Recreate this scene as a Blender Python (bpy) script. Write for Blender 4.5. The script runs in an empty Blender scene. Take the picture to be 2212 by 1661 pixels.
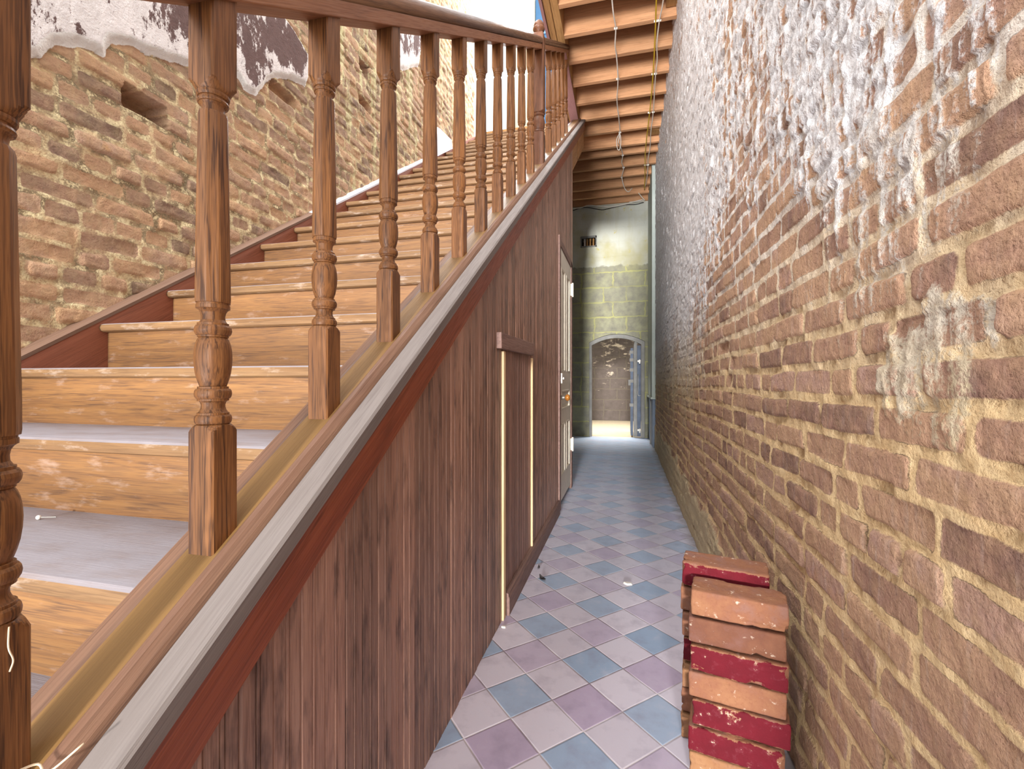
import bpy, bmesh, math, random
import numpy as np
from mathutils import Vector, Matrix

# ------------------------------------------------------------------ camera, light, exposure
S = bpy.context.scene
COL = S.collection
cam_d = bpy.data.cameras.new('camera'); cam = bpy.data.objects.new('camera', cam_d); COL.objects.link(cam)
cam.location = (0, 0, 1.0); cam.rotation_euler = (math.radians(90), 0, math.radians(14.009))
cam_d.sensor_width = 36.0; cam_d.lens = 990 / 2212 * 36; cam_d.shift_y = -6.5 / 2212; cam_d.clip_start = 0.02
S.camera = cam
w = bpy.data.worlds.new('overcast_sky'); S.world = w; w.use_nodes = True
bg = w.node_tree.nodes['Background']; bg.inputs[0].default_value = (0.90, 0.96, 1.0, 1); bg.inputs[1].default_value = 1.45

def area(name, loc, rot, sx, sy, power, col):
    d = bpy.data.lights.new(name, 'AREA'); d.shape = 'RECTANGLE'; d.size = sx; d.size_y = sy; d.energy = power; d.color = col
    o = bpy.data.objects.new(name, d); COL.objects.link(o); o.location = loc; o.rotation_euler = [math.radians(a) for a in rot]
    return o
sd_ = bpy.data.lights.new('hazy_low_sun', 'SUN'); sd_.energy = 3.3; sd_.angle = math.radians(5); sd_.color = (1.0, 0.99, 0.97)
sun = bpy.data.objects.new('hazy_low_sun', sd_); COL.objects.link(sun); sun.location = (0, -6, 3)
sun.rotation_euler = (math.radians(90 - 5.5), 0, math.radians(1.6))   # shines in through the open front, along the corridor
bd_ = bpy.data.lights.new('upward_fill_sun', 'SUN'); bd_.energy = 2.5; bd_.angle = math.radians(15); bd_.color = (0.97, 0.98, 1.0)
bo_ = bpy.data.objects.new('upward_fill_sun', bd_); COL.objects.link(bo_); bo_.location = (-0.5, -6, -1)
bo_.rotation_euler = (math.radians(90 + 18), 0, math.radians(-6))   # upward sun added in place of bounce from ground that isn't built
area('stairwell_fill', (-1.75, 2.6, 6.3), (0, -36, 0), 1.0, 4.6, 120, (0.98, 0.99, 1.0))  # lamp added over the open stairwell to brighten corridor wall and floor
area('upstairs_window_daylight', (-1.3, 6.6, 6.0), (-60, 0, -8), 1.4, 1.4, 190, (0.97, 0.98, 1.0))
area('store_room_daylight', (-0.5, 9.5, 2.6), (-8, 0, 0), 2.2, 0.6, 120, (1.0, 0.95, 0.86))
S.view_settings.view_transform = 'Standard'; S.view_settings.look = 'None'
S.view_settings.gamma = 1.0; S.view_settings.use_curve_mapping = False
S.view_settings.exposure = 0.82
S.cycles.use_denoising = True
S.cycles.max_bounces = 8; S.cycles.diffuse_bounces = 5

# ------------------------------------------------------------------ helpers
def srgb(r, g, b):
    f = lambda c: (c / 255 / 12.92) if c <= 10 else ((c / 255 + 0.055) / 1.055) ** 2.4
    return (f(r), f(g), f(b), 1.0)

class Mat:
    def __init__(s, name):
        s.m = bpy.data.materials.new(name); s.m.use_nodes = True
        s.t = s.m.node_tree; s.p = s.t.nodes['Principled BSDF']
        s.p.inputs['Roughness'].default_value = 0.8
        s.p.inputs['Specular IOR Level'].default_value = 0.3
    def n(s, kind, **k):
        nd = s.t.nodes.new('ShaderNode' + kind)
        for a, v in k.items():
            if a.startswith('_'): setattr(nd, a[1:], v)
        for a, v in k.items():
            if not a.startswith('_'): s.put(nd, a, v)
        return nd
    def put(s, nd, a, v):
        sock = nd.inputs[int(a[1:])] if (a[0] == 'i' and a[1:].isdigit()) else nd.inputs[a]
        if isinstance(v, bpy.types.NodeSocket): s.t.links.new(v, sock)
        else: sock.default_value = v
    def math(s, op, a, b=0.0, clamp=False):
        nd = s.n('Math', _operation=op, _use_clamp=clamp); s.put(nd, 'i0', a); s.put(nd, 'i1', b); return nd.outputs[0]
    def noise(s, vec, scale, detail=3.0, rough=0.55, dist=0.0):
        return s.n('TexNoise', Vector=vec, Scale=scale, Detail=detail, Roughness=rough, Distortion=dist).outputs[0]
    def mapr(s, v, a, b, c=0.0, d=1.0, smooth=False):
        nd = s.n('MapRange', i0=v, i1=a, i2=b, i3=c, i4=d)
        if smooth: nd.interpolation_type = 'SMOOTHSTEP'
        return nd.outputs[0]
    def ramp(s, v, stops):
        nd = s.n('ValToRGB', i0=v); r = nd.color_ramp
        while len(r.elements) < len(stops): r.elements.new(0.5)
        for e, (p, c) in zip(r.elements, stops): e.position = p; e.color = c
        return nd.outputs[0]
    def mix(s, f, a, b, mode='MIX'):
        nd = s.n('Mix', _data_type='RGBA', _blend_type=mode)
        s.put(nd, 'i0', f); s.put(nd, 'i6', a); s.put(nd, 'i7', b); return nd.outputs[2]
    def scale(s, vec, sc, off=None):
        nd = s.n('Mapping', Vector=vec); nd.inputs['Scale'].default_value = sc
        if off is not None: s.put(nd, 'Location', off)
        return nd.outputs[0]
    def obj(s): return s.n('TexCoord').outputs['Object']
    def attr(s, name): return s.n('Attribute', _attribute_name=name).outputs['Fac']
    def bump(s, h, strength=0.3, dist=0.01):
        nd = s.n('Bump', Height=h, Strength=strength, Distance=dist)
        s.put(s.p, 'Normal', nd.outputs[0])
    def done(s, col, rough=None):
        s.put(s.p, 'Base Color', col)
        if rough is not None: s.put(s.p, 'Roughness', rough)
        return s.m

def plain(name, col, rough=0.7, metal=0.0, vary=0.15, sc=14):
    M = Mat(name); M.p.inputs['Metallic'].default_value = metal
    n = M.noise(M.obj(), sc, 4)
    c2 = tuple(x * (1 - 2 * vary) for x in col[:3]) + (1,)
    return M.done(M.mix(M.mapr(n, 0.35, 0.7), col, c2), rough)

def wood(name, dark, mid, light, axis=2, rough=0.5, bands=9, pore=0.55, dust=None, wear=None, seedattr=None, blotch=0.0, ringsc=1.0, slope=False):
    M = Mat(name)
    o = M.obj()
    if slope:   # boards cut to the pitch of the stair: grain follows the board
        q = M.n('SeparateXYZ', Vector=o)
        o = M.n('CombineXYZ', X=q.outputs[0], Y=q.outputs[1], Z=M.math('SUBTRACT', q.outputs[2], M.math('MULTIPLY', q.outputs[1], 0.6761))).outputs[0]
    rnd = M.n('ObjectInfo').outputs['Random']
    off = M.n('CombineXYZ', X=M.math('MULTIPLY', rnd, 7.3), Y=M.math('MULTIPLY', rnd, 11.7), Z=M.math('MULTIPLY', rnd, 5.1)).outputs[0]
    if seedattr:
        a = M.attr(seedattr)
        off = M.n('CombineXYZ', X=M.math('MULTIPLY', a, 7.3), Y=M.math('MULTIPLY', a, 11.7), Z=M.math('MULTIPLY', a, 9.1)).outputs[0]
    sc = [13.0 * ringsc] * 3; sc[axis] = 0.9 * ringsc
    v = M.scale(o, sc, off)
    n1 = M.noise(v, 1.0, 1.5, 0.45)
    b = M.math('FRACT', M.math('MULTIPLY', n1, float(bands)))
    ring = M.ramp(b, [(0.0, (0.0, 0, 0, 1)), (0.55, (0.35, .35, .35, 1)), (0.85, (1, 1, 1, 1)), (1.0, (0.1, .1, .1, 1))])
    sf = [380.0] * 3; sf[axis] = 13.0
    fine = M.noise(M.scale(o, sf, off), 1.0, 2, 0.6)
    st = [75.0] * 3; st[axis] = 1.2
    streak = M.noise(M.scale(o, st, off), 1.0, 3, 0.6)
    big = M.noise(M.scale(o, [3, 3, 3], off), 1.0, 2)
    base = M.mix(M.mapr(streak, 0.3, 0.72), light, mid)
    base = M.mix(M.mapr(big, 0.35, 0.7, 0, 0.6), base, mid)
    pores = M.mapr(fine, 0.45, 0.6)
    f = M.math('ADD', M.math('MULTIPLY', ring, M.math('ADD', M.math('MULTIPLY', pores, 0.45 * pore), 0.16)), M.math('MULTIPLY', pores, 0.34 * pore))
    f = M.math('MINIMUM', f, 0.8)
    col = M.mix(f, base, dark)
    if blotch:
        bl = M.noise(M.scale(o, [26 if i != axis else 7 for i in range(3)], off), 1.0, 4, 0.6)
        col = M.mix(M.mapr(bl, 0.52, 0.7, 0, blotch), col, tuple(x * 0.42 for x in dark[:3]) + (1,))
    if seedattr:
        tn = M.mapr(M.attr(seedattr), 0, 1, 0.68, 1.3)
        col = M.mix(1.0, col, M.n('CombineXYZ', X=tn, Y=tn, Z=M.math('MULTIPLY', tn, 1.02)).outputs[0], 'MULTIPLY')
    else:
        tn = M.mapr(rnd, 0, 1, 0.86, 1.14)
        col = M.mix(1.0, col, M.n('CombineXYZ', X=tn, Y=tn, Z=tn).outputs[0], 'MULTIPLY')
    if wear:   # pale scuffs
        wn = M.noise(M.scale(o, [9 if i == axis else 30 for i in range(3)], off), 1.0, 6, 0.68)
        col = M.mix(M.mapr(wn, 0.56, 0.74, 0, wear[1]), col, wear[0])
    if dust:   # settled dust: on faces that look up
        nz = M.n('SeparateXYZ', Vector=M.n('NewGeometry').outputs['True Normal']).outputs[2]
        dn = M.noise(M.scale(o, [6, 14, 6], off), 1.0, 5, 0.6)
        fac = M.math('MULTIPLY', M.mapr(nz, 0.55, 0.98), M.mapr(dn, 0.25, 0.55, 0.55, 1.0))
        col = M.mix(M.math('MULTIPLY', fac, dust[1]), col, dust[0])
    M.bump(M.math('ADD', fine, streak), 0.18, 0.003)
    return M.done(col, M.mapr(fine, 0.3, 0.7, rough - 0.08, rough + 0.12))

def obj(name, bm, m, parent=None, smooth=False, bevel=0.0, loc=None):
    me = bpy.data.meshes.new(name)
    bmesh.ops.recalc_face_normals(bm, faces=bm.faces[:])
    bm.to_mesh(me); bm.free()
    o = bpy.data.objects.new(name, me); COL.objects.link(o)
    if m: me.materials.append(m)
    if smooth:
        for p in me.polygons: p.use_smooth = True
    if bevel:
        b = o.modifiers.new('bevel', 'BEVEL'); b.width = bevel; b.segments = 2; b.limit_method = 'ANGLE'; b.angle_limit = math.radians(40)
    if loc: o.location = loc
    if parent: o.parent = parent
    return o
def tag(o, label=None, cat=None, group=None, kind=None):
    if label: o['label'] = label
    if cat: o['category'] = cat
    if group: o['group'] = group
    if kind: o['kind'] = kind
    return o
def thing(name, label, cat, loc=(0, 0, 0), rz=0.0, group=None, kind=None):
    o = bpy.data.objects.new(name, None); COL.objects.link(o); o.location = loc; o.rotation_euler = (0, 0, rz); o.empty_display_size = 0.1
    return tag(o, label, cat, group, kind)
def box(bm, x0, x1, y0, y1, z0, z1):
    vs = [bm.verts.new((x, y, z)) for x in (x0, x1) for y in (y0, y1) for z in (z0, z1)]
    for f in ((0, 1, 3, 2), (4, 6, 7, 5), (0, 4, 5, 1), (2, 3, 7, 6), (0, 2, 6, 4), (1, 5, 7, 3)):
        bm.faces.new([vs[i] for i in f])
    return vs
def B(*a):
    bm = bmesh.new(); box(bm, *a); return bm
def sweep(bm, prof, path):
    """closed profile [(x, dz)] carried along path [(y, z)] (vertical cross sections)"""
    rings = [[bm.verts.new((x, y, z + dz)) for x, dz in prof] for y, z in path]
    n = len(prof)
    for a, b in zip(rings, rings[1:]):
        for i in range(n): bm.faces.new((a[i], a[(i + 1) % n], b[(i + 1) % n], b[i]))
    bm.faces.new(rings[0]); bm.faces.new(rings[-1][::-1])
    return bm
def loft(bm, secs):
    """secs: list of lists of 3D points, same length, capped"""
    rings = [[bm.verts.new(p) for p in s] for s in secs]
    n = len(rings[0])
    for a, b in zip(rings, rings[1:]):
        for i in range(n): bm.faces.new((a[i], a[(i + 1) % n], b[(i + 1) % n], b[i]))
    bm.faces.new(rings[0][::-1]); bm.faces.new(rings[-1])
    return bm
def prism(bm, poly, axis, a, b):
    """poly of 2-D points extruded along axis between a and b"""
    def P(p, t): return {'x': (t, p[0], p[1]), 'y': (p[0], t, p[1]), 'z': (p[0], p[1], t)}[axis]
    return loft(bm, [[P(p, a) for p in poly], [P(p, b) for p in poly]])
def tube(name, pts, r, m, parent=None, seg=8, sub=5):
    P = [Vector(p) for p in pts]; Q = [P[0] * 2 - P[1]] + P + [P[-1] * 2 - P[-2]]; path = []
    for a, b, c, d in zip(Q, Q[1:], Q[2:], Q[3:]):
        for k in range(sub):
            t = k / sub
            path.append(0.5 * ((2 * b) + (c - a) * t + (2 * a - 5 * b + 4 * c - d) * t * t + (3 * b - a - 3 * c + d) * t ** 3))
    path.append(P[-1]); secs = []; n0 = None
    for i_, p in enumerate(path):
        tg = (path[min(i_ + 1, len(path) - 1)] - path[max(i_ - 1, 0)]).normalized()
        if n0 is None: n0 = tg.orthogonal().normalized()
        n0 = (n0 - tg * n0.dot(tg)).normalized(); bn = tg.cross(n0)
        secs.append([p + (n0 * math.cos(2 * math.pi * k / seg) + bn * math.sin(2 * math.pi * k / seg)) * r for k in range(seg)])
    return obj(name, loft(bmesh.new(), secs), m, parent, smooth=True)

# numpy value noise -------------------------------------------------------------------------
def vnoise(y, z, fy, fz, seed, octaves=1, gain=0.5):
    tot = 0; amp = 1.0; norm = 0
    for k in range(octaves):
        T = np.random.RandomState(seed * 31 + k).rand(256, 256)
        a = y * fy * 2 ** k + 37.3; b = z * fz * 2 ** k + 53.7
        i = np.floor(a).astype(int); j = np.floor(b).astype(int)
        u = a - i; v = b - j; u = u * u * (3 - 2 * u); v = v * v * (3 - 2 * v)
        g = lambda p, q: T[(i + p) & 255, (j + q) & 255]
        tot = tot + amp * ((g(0, 0) * (1 - u) + g(1, 0) * u) * (1 - v) + (g(0, 1) * (1 - u) + g(1, 1) * u) * v)
        norm += amp; amp *= gain
    return tot / norm
def sstep(x, a, b):
    t = np.clip((x - a) / (b - a), 0, 1); return t * t * (3 - 2 * t)
def axis_pts(*segs):
    out = []
    for a, b, d in segs: out += list(np.arange(a, b - 1e-9, d))
    return np.array(out + [segs[-1][1]])

def brick_field(Y, Z, course, lens, mort, seed, z_off=0.0, wob=0.006):
    rs = np.random.RandomState(seed)
    zz = Z + z_off + (vnoise(Y, Z, 1.1, 0.6, seed + 1) - .5) * wob * 4 + (vnoise(Y, Z, 7, 5, seed + 2) - .5) * wob
    row = np.floor(zz / course).astype(int); fz = zz - row * course
    r0 = row.min(); nr = row.max() - r0 + 1
    yy = Y + (vnoise(Y, Z, 5, 14, seed + 3) - .5) * 0.014
    dh = np.zeros_like(Y); tone = np.zeros_like(Y); depth = np.zeros_like(Y); tilt = np.zeros_like(Y)
    for k in range(nr):
        m = row == (k + r0)
        if not m.any(): continue
        L = lens[k % len(lens)]
        j = [yy.min() - 0.5 - rs.rand() * L]
        while j[-1] < yy.max() + 0.5:
            l = L * (1 + (rs.rand() - .5) * 0.09)
            if rs.rand() < 0.16: l = L * (0.5 if L > 0.15 else 1.9)
            j.append(j[-1] + l)
        j = np.array(j); t = rs.rand(len(j)); d = rs.rand(len(j)); tl = rs.rand(len(j)) - .5
        q = yy[m]; i = np.searchsorted(j, q) - 1
        dh[m] = np.minimum(q - j[i], j[i + 1] - q); tone[m] = t[i]; depth[m] = d[i]; tilt[m] = tl[i] * (q - (j[i] + j[i + 1]) / 2)
    mm = mort * (0.55 + 0.9 * vnoise(Y, Z, 6, 6, seed + 5, 2))
    dv = np.minimum(fz, course - fz) - mm; dh = dh - mm * 0.8
    k = 0.012
    sd = np.minimum(dv, dh) - k * 0.25 * np.clip(1 - np.abs(dv - dh) / k, 0, 1) ** 2
    return sd, tone, depth, tilt

def grid_wall(name, yv, zv, X, sign, h, attrs, m):
    ny, nz = len(yv), len(zv)
    Yg, Zg = np.meshgrid(yv, zv)
    co = np.stack([X + sign * h, Yg, Zg], -1).reshape(-1, 3).astype(np.float32)
    me = bpy.data.meshes.new(name)
    i = np.arange(ny * nz).reshape(nz, ny)
    q = np.stack([i[:-1, :-1], i[:-1, 1:], i[1:, 1:], i[1:, :-1]], -1).reshape(-1, 4)
    if sign < 0: q = q[:, ::-1]
    me.vertices.add(len(co)); me.vertices.foreach_set('co', co.ravel())
    me.loops.add(q.size); me.loops.foreach_set('vertex_index', q.ravel().astype(np.int32))
    me.polygons.add(len(q)); me.polygons.foreach_set('loop_start', np.arange(0, q.size, 4, dtype=np.int32))
    me.polygons.foreach_set('use_smooth', np.ones(len(q), dtype=bool))
    for k, v in attrs.items():
        a = me.attributes.new(k, 'FLOAT', 'POINT'); a.data.foreach_set('value', v.reshape(-1).astype(np.float32))
    me.update(calc_edges=True); me.validate()
    me.materials.append(m)
    o = bpy.data.objects.new(name, me); COL.objects.link(o); tag(o, kind='structure')
    return o

# ------------------------------------------------------------------ materials
def brick_mat(name, bricks, mortar, resid, plaster=False, low=None):
    M = Mat(name); o = M.obj()
    sd = M.attr('sd'); tone = M.attr('tone'); res = M.attr('res')
    n_f = M.noise(o, 130, 5, 0.65); n_m = M.noise(o, 30, 5, 0.6); n_b = M.noise(o, 9, 3)
    stv = M.noise(M.scale(o, [60, 60, 7]), 1.0, 4, 0.6)
    t = M.math('ADD', M.math('MULTIPLY', tone, 0.8), M.math('MULTIPLY', M.math('SUBTRACT', n_b, 0.5), 0.75))
    bc = M.ramp(t, bricks)
    bc = M.mix(M.mapr(n_m, 0.35, 0.7, 0, 0.38), bc, M.mix(0.6, bc, mortar[1]))
    bc = M.mix(M.mapr(n_f, 0.5, 0.75, 0, 0.32), bc, (0.09, 0.05, 0.035, 1))
    bc = M.mix(M.mapr(stv, 0.55, 0.8, 0, 0.14), bc, resid[0])
    mc = M.mix(M.mapr(n_m, 0.3, 0.7), mortar[0], mortar[1])
    mc = M.mix(M.mapr(n_f, 0.52, 0.75, 0, 0.5), mc, mortar[2])
    edge = M.math('ADD', sd, M.math('MULTIPLY', M.math('SUBTRACT', n_m, 0.5), 0.008))
    edge = M.math('ADD', edge, M.math('MULTIPLY', M.math('SUBTRACT', n_f, 0.5), 0.006))
    isb = M.mapr(edge, -0.0012, 0.0018)
    col = M.mix(isb, mc, bc)
    # dark crack where brick and mortar have parted
    crack = M.math('MULTIPLY', M.mapr(M.math('ABSOLUTE', M.math('SUBTRACT', edge, 0.0002)), 0.0003, 0.0012, 1, 0), M.mapr(n_b, 0.47, 0.6))
    col = M.mix(M.math('MULTIPLY', crack, 0.6), col, (0.035, 0.022, 0.015, 1))
    rr = M.math('ADD', res, M.math('MULTIPLY', M.math('SUBTRACT', stv, 0.5), 0.85))
    rr = M.math('ADD', rr, M.math('MULTIPLY', M.math('SUBTRACT', n_f, 0.5), 0.75))
    rc = M.mix(M.mapr(n_m, 0.35, 0.65), resid[0], resid[1])
    if low:
        zz = M.n('SeparateXYZ', Vector=o).outputs[2]
        up = M.mapr(M.math('ADD', zz, M.math('MULTIPLY', M.math('SUBTRACT', n_b, 0.5), 0.5)), 0.9, 1.5)
        rc = M.mix(up, M.mix(n_m, low[0], low[1]), rc); mw = M.mix(M.math('MULTIPLY', up, 0.75), (0, 0, 0, 1), (1, 1, 1, 1))
        col = M.mix(M.math('MULTIPLY', M.math('SUBTRACT', 1.0, isb), M.math('MULTIPLY', up, 0.7)), col, rc)
    col = M.mix(M.mapr(rr, 0.42, 0.62, 0, 0.93), col, rc)
    if plaster:
        pl = M.attr('pl')
        pat = M.noise(M.scale(o, [16, 16, 8]), 1.0, 9, 0.78)
        area_ = M.noise(M.scale(o, [3.4, 3.4, 2.6], (0.25, 0.4, 0.6)), 1.0, 2)
        yy = M.n('SeparateXYZ', Vector=o).outputs[1]; zz_ = M.n('SeparateXYZ', Vector=o).outputs[2]
        bias = M.math('MULTIPLY', M.mapr(yy, 1.0, 2.0, 0.03, 0.17), M.mapr(pl, 0.03, 0.16, 0.0, 1.0))
        dk = M.mapr(M.math('ADD', M.math('ADD', pat, bias), M.math('MULTIPLY', M.math('SUBTRACT', area_, 0.5), 0.9)), 0.575, 0.60)
        pc = M.mix(M.mapr(n_b, 0.3, 0.7), srgb(238, 226, 220), srgb(224, 212, 206))
        pc = M.mix(dk, pc, M.mix(n_m, srgb(120, 92, 86), srgb(92, 68, 62)))
        wv = M.n('VectorMath', _operation='ADD', i0=M.scale(o, [2.1, 2.1, 1.7]), i1=M.n('CombineXYZ', X=M.math('MULTIPLY', n_b, 0.9), Y=M.math('MULTIPLY', n_m, 0.5), Z=n_b).outputs[0]).outputs[0]
        ck = M.n('TexVoronoi', Vector=wv, Scale=1.0, _feature='DISTANCE_TO_EDGE').outputs[0]
        pc = M.mix(M.mapr(ck, 0.0, 0.003, 0.4, 0), pc, srgb(130, 105, 95))
        ed = M.math('ADD', pl, M.math('MULTIPLY', M.math('SUBTRACT', n_m, 0.5), 0.015))
        pc = M.mix(M.mapr(ed, 0.030, 0.034), srgb(240, 234, 226), pc)
        col = M.mix(M.mapr(ed, -0.001, 0.001), col, pc)
    M.bump(M.math('ADD', M.math('MULTIPLY', n_f, 0.8), n_m), 1.0, 0.010)
    M.p.inputs['Specular IOR Level'].default_value = 0.15
    return M.done(col, 0.9)

m_brick_r = brick_mat('worn_brick_right',
    [(0.0, srgb(144, 110, 96)), (0.10, srgb(166, 126, 108)), (0.3, srgb(188, 146, 120)), (0.6, srgb(196, 154, 124)), (0.8, srgb(190, 150, 134)), (1.0, srgb(200, 146, 98))],
    (srgb(240, 208, 160), srgb(226, 188, 138), srgb(192, 152, 106)), (srgb(244, 242, 242), srgb(224, 216, 212)), low=(srgb(216, 196, 160), srgb(202, 178, 140)))
m_brick_l = brick_mat('worn_brick_left',
    [(0.0, srgb(128, 100, 84)), (0.10, srgb(154, 120, 100)), (0.4, srgb(184, 142, 112)), (0.62, srgb(194, 150, 114)), (0.85, srgb(184, 146, 122)), (1.0, srgb(208, 154, 92))],
    (srgb(236, 216, 170), srgb(222, 196, 146), srgb(180, 146, 102)), (srgb(216, 206, 158), srgb(200, 186, 140)), plaster=True)
OAK = (srgb(52, 29, 18), srgb(118, 75, 42), srgb(144, 96, 55))
m_baluster = wood('turned_oak', *OAK, axis=2, rough=0.42, bands=11, pore=1.0)
m_newel = wood('newel_oak', srgb(44, 24, 16), srgb(92, 54, 34), srgb(114, 72, 44), axis=2, rough=0.45, bands=9, pore=0.8)
m_rail = wood('handrail_oak', srgb(52, 34, 24), srgb(92, 62, 44), srgb(108, 76, 54), axis=1, rough=0.38, bands=6, slope=True)
m_subrail = wood('subrail_oak', srgb(92, 52, 34), srgb(144, 92, 60), srgb(160, 108, 72), axis=1, rough=0.5, bands=6, slope=True)
DUST = (srgb(154, 149, 156), 0.92)
m_tread = wood('dusty_oak_tread', srgb(72, 50, 32), srgb(110, 80, 52), srgb(130, 100, 68), axis=0, rough=0.55, bands=8, dust=DUST, wear=(srgb(188, 172, 158), 0.5))
m_riser = wood('oak_riser', srgb(68, 46, 34), srgb(114, 78, 47), srgb(134, 96, 57), axis=0, rough=0.5, bands=11, pore=0.75, wear=(srgb(180, 158, 146), 0.35))
m_cap = wood('grey_weathered_cap', srgb(90, 80, 76), srgb(116, 106, 101), srgb(128, 118, 113), axis=1, rough=0.7, bands=6, pore=0.4, slope=True)
m_mould = wood('brown_moulding', srgb(74, 50, 40), srgb(114, 82, 64), srgb(130, 98, 78), axis=1, rough=0.55, bands=7, slope=True)
m_chan = wood('yellow_brown_channel', srgb(90, 62, 34), srgb(120, 88, 50), srgb(134, 100, 58), axis=1, rough=0.55, bands=4, pore=0.35, slope=True)
m_fascia = wood('red_brown_fascia', srgb(66, 30, 22), srgb(128, 64, 42), srgb(152, 84, 56), axis=1, rough=0.45, bands=7, slope=True)
m_string = wood('wall_string_wood', srgb(84, 44, 30), srgb(134, 76, 54), srgb(152, 92, 68), axis=1, rough=0.5, bands=5, slope=True)
m_stringcap = wood('wall_string_cap', srgb(78, 56, 44), srgb(112, 84, 68), srgb(126, 98, 80), axis=1, rough=0.55, bands=5, pore=0.4, slope=True)
m_bead = wood('dark_beadboard', srgb(84, 58, 50), srgb(148, 110, 92), srgb(170, 134, 114), axis=2, rough=0.42, bands=6, seedattr='tone', blotch=0.7)
m_bead2 = wood('hatch_beadboard', srgb(90, 64, 56), srgb(148, 112, 98), srgb(166, 130, 114), axis=2, rough=0.5, bands=5, seedattr='tone', blotch=0.3)
m_trim = wood('dark_trim', srgb(86, 62, 56), srgb(132, 102, 92), srgb(154, 124, 114), axis=1, rough=0.55, bands=5)
m_raw = wood('raw_pine_edge', srgb(190, 150, 96), srgb(226, 194, 146), srgb(238, 214, 174), axis=2, rough=0.7, bands=4, pore=0.3)
m_joist = wood('rough_sawn_joist', srgb(124, 82, 54), srgb(196, 142, 100), srgb(214, 164, 122), axis=0, rough=0.85, bands=5, pore=0.4)
m_joist2 = wood('rough_sawn_trimmer', srgb(84, 58, 30), srgb(156, 112, 66), srgb(180, 138, 88), axis=1, rough=0.85, bands=6)
m_plum = wood('purple_brown_board', srgb(96, 60, 58), srgb(150, 108, 104), srgb(162, 122, 118), axis=1, rough=0.6, bands=3, pore=0.3)
m_board = wood('dark_floor_boards', srgb(46, 28, 20), srgb(80, 50, 36), srgb(96, 64, 46), axis=1, rough=0.9, bands=5)
m_tan = wood('tan_string_board', srgb(120, 84, 52), srgb(178, 132, 88), srgb(200, 156, 112), axis=1, rough=0.7, bands=5, pore=0.4, slope=True)
m_cream = plain('cream_paint', srgb(236, 226, 208), 0.5, vary=0.05)
m_creampost = plain('cream_post_paint', srgb(174, 162, 138), 0.6, vary=0.03)
m_bluep = plain('blue_painted_board', srgb(50, 86, 118), 0.35, vary=0.12, sc=3)
m_white = plain('white_cable', srgb(226, 218, 206), 0.5, vary=0.05)
m_yellow = plain('yellow_cable', srgb(206, 170, 40), 0.5, vary=0.05)
m_black = plain('dark_cable', srgb(40, 34, 32), 0.6, vary=0.05)
m_metal = plain('tarnished_metal', srgb(170, 166, 158), 0.45, 0.8, vary=0.1)
m_brass = plain('amber_knob', srgb(176, 112, 48), 0.25, 0.2, vary=0.1)
m_ironblue = plain('blue_grey_iron', srgb(84, 94, 112), 0.55, 0.2, vary=0.18, sc=9)
m_iron = plain('grey_painted_frame', srgb(132, 130, 126), 0.6, 0.1, vary=0.15, sc=8)
m_pier = plain('pale_grey_green_plaster', srgb(190, 198, 190), 0.7, vary=0.06, sc=5)
m_dado = plain('blue_grey_dado', srgb(128, 140, 158), 0.6, vary=0.1, sc=6)
m_thread = plain('pale_thread', srgb(214, 190, 160), 0.8, vary=0.05)
m_leaf = plain('dark_dry_leaf', srgb(60, 56, 56), 0.8, vary=0.2)
m_chip = plain('white_plaster_chip', srgb(228, 220, 210), 0.8, vary=0.05)
m_whitepl = plain('white_plaster', srgb(232, 230, 236), 0.8, vary=0.05)

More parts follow.
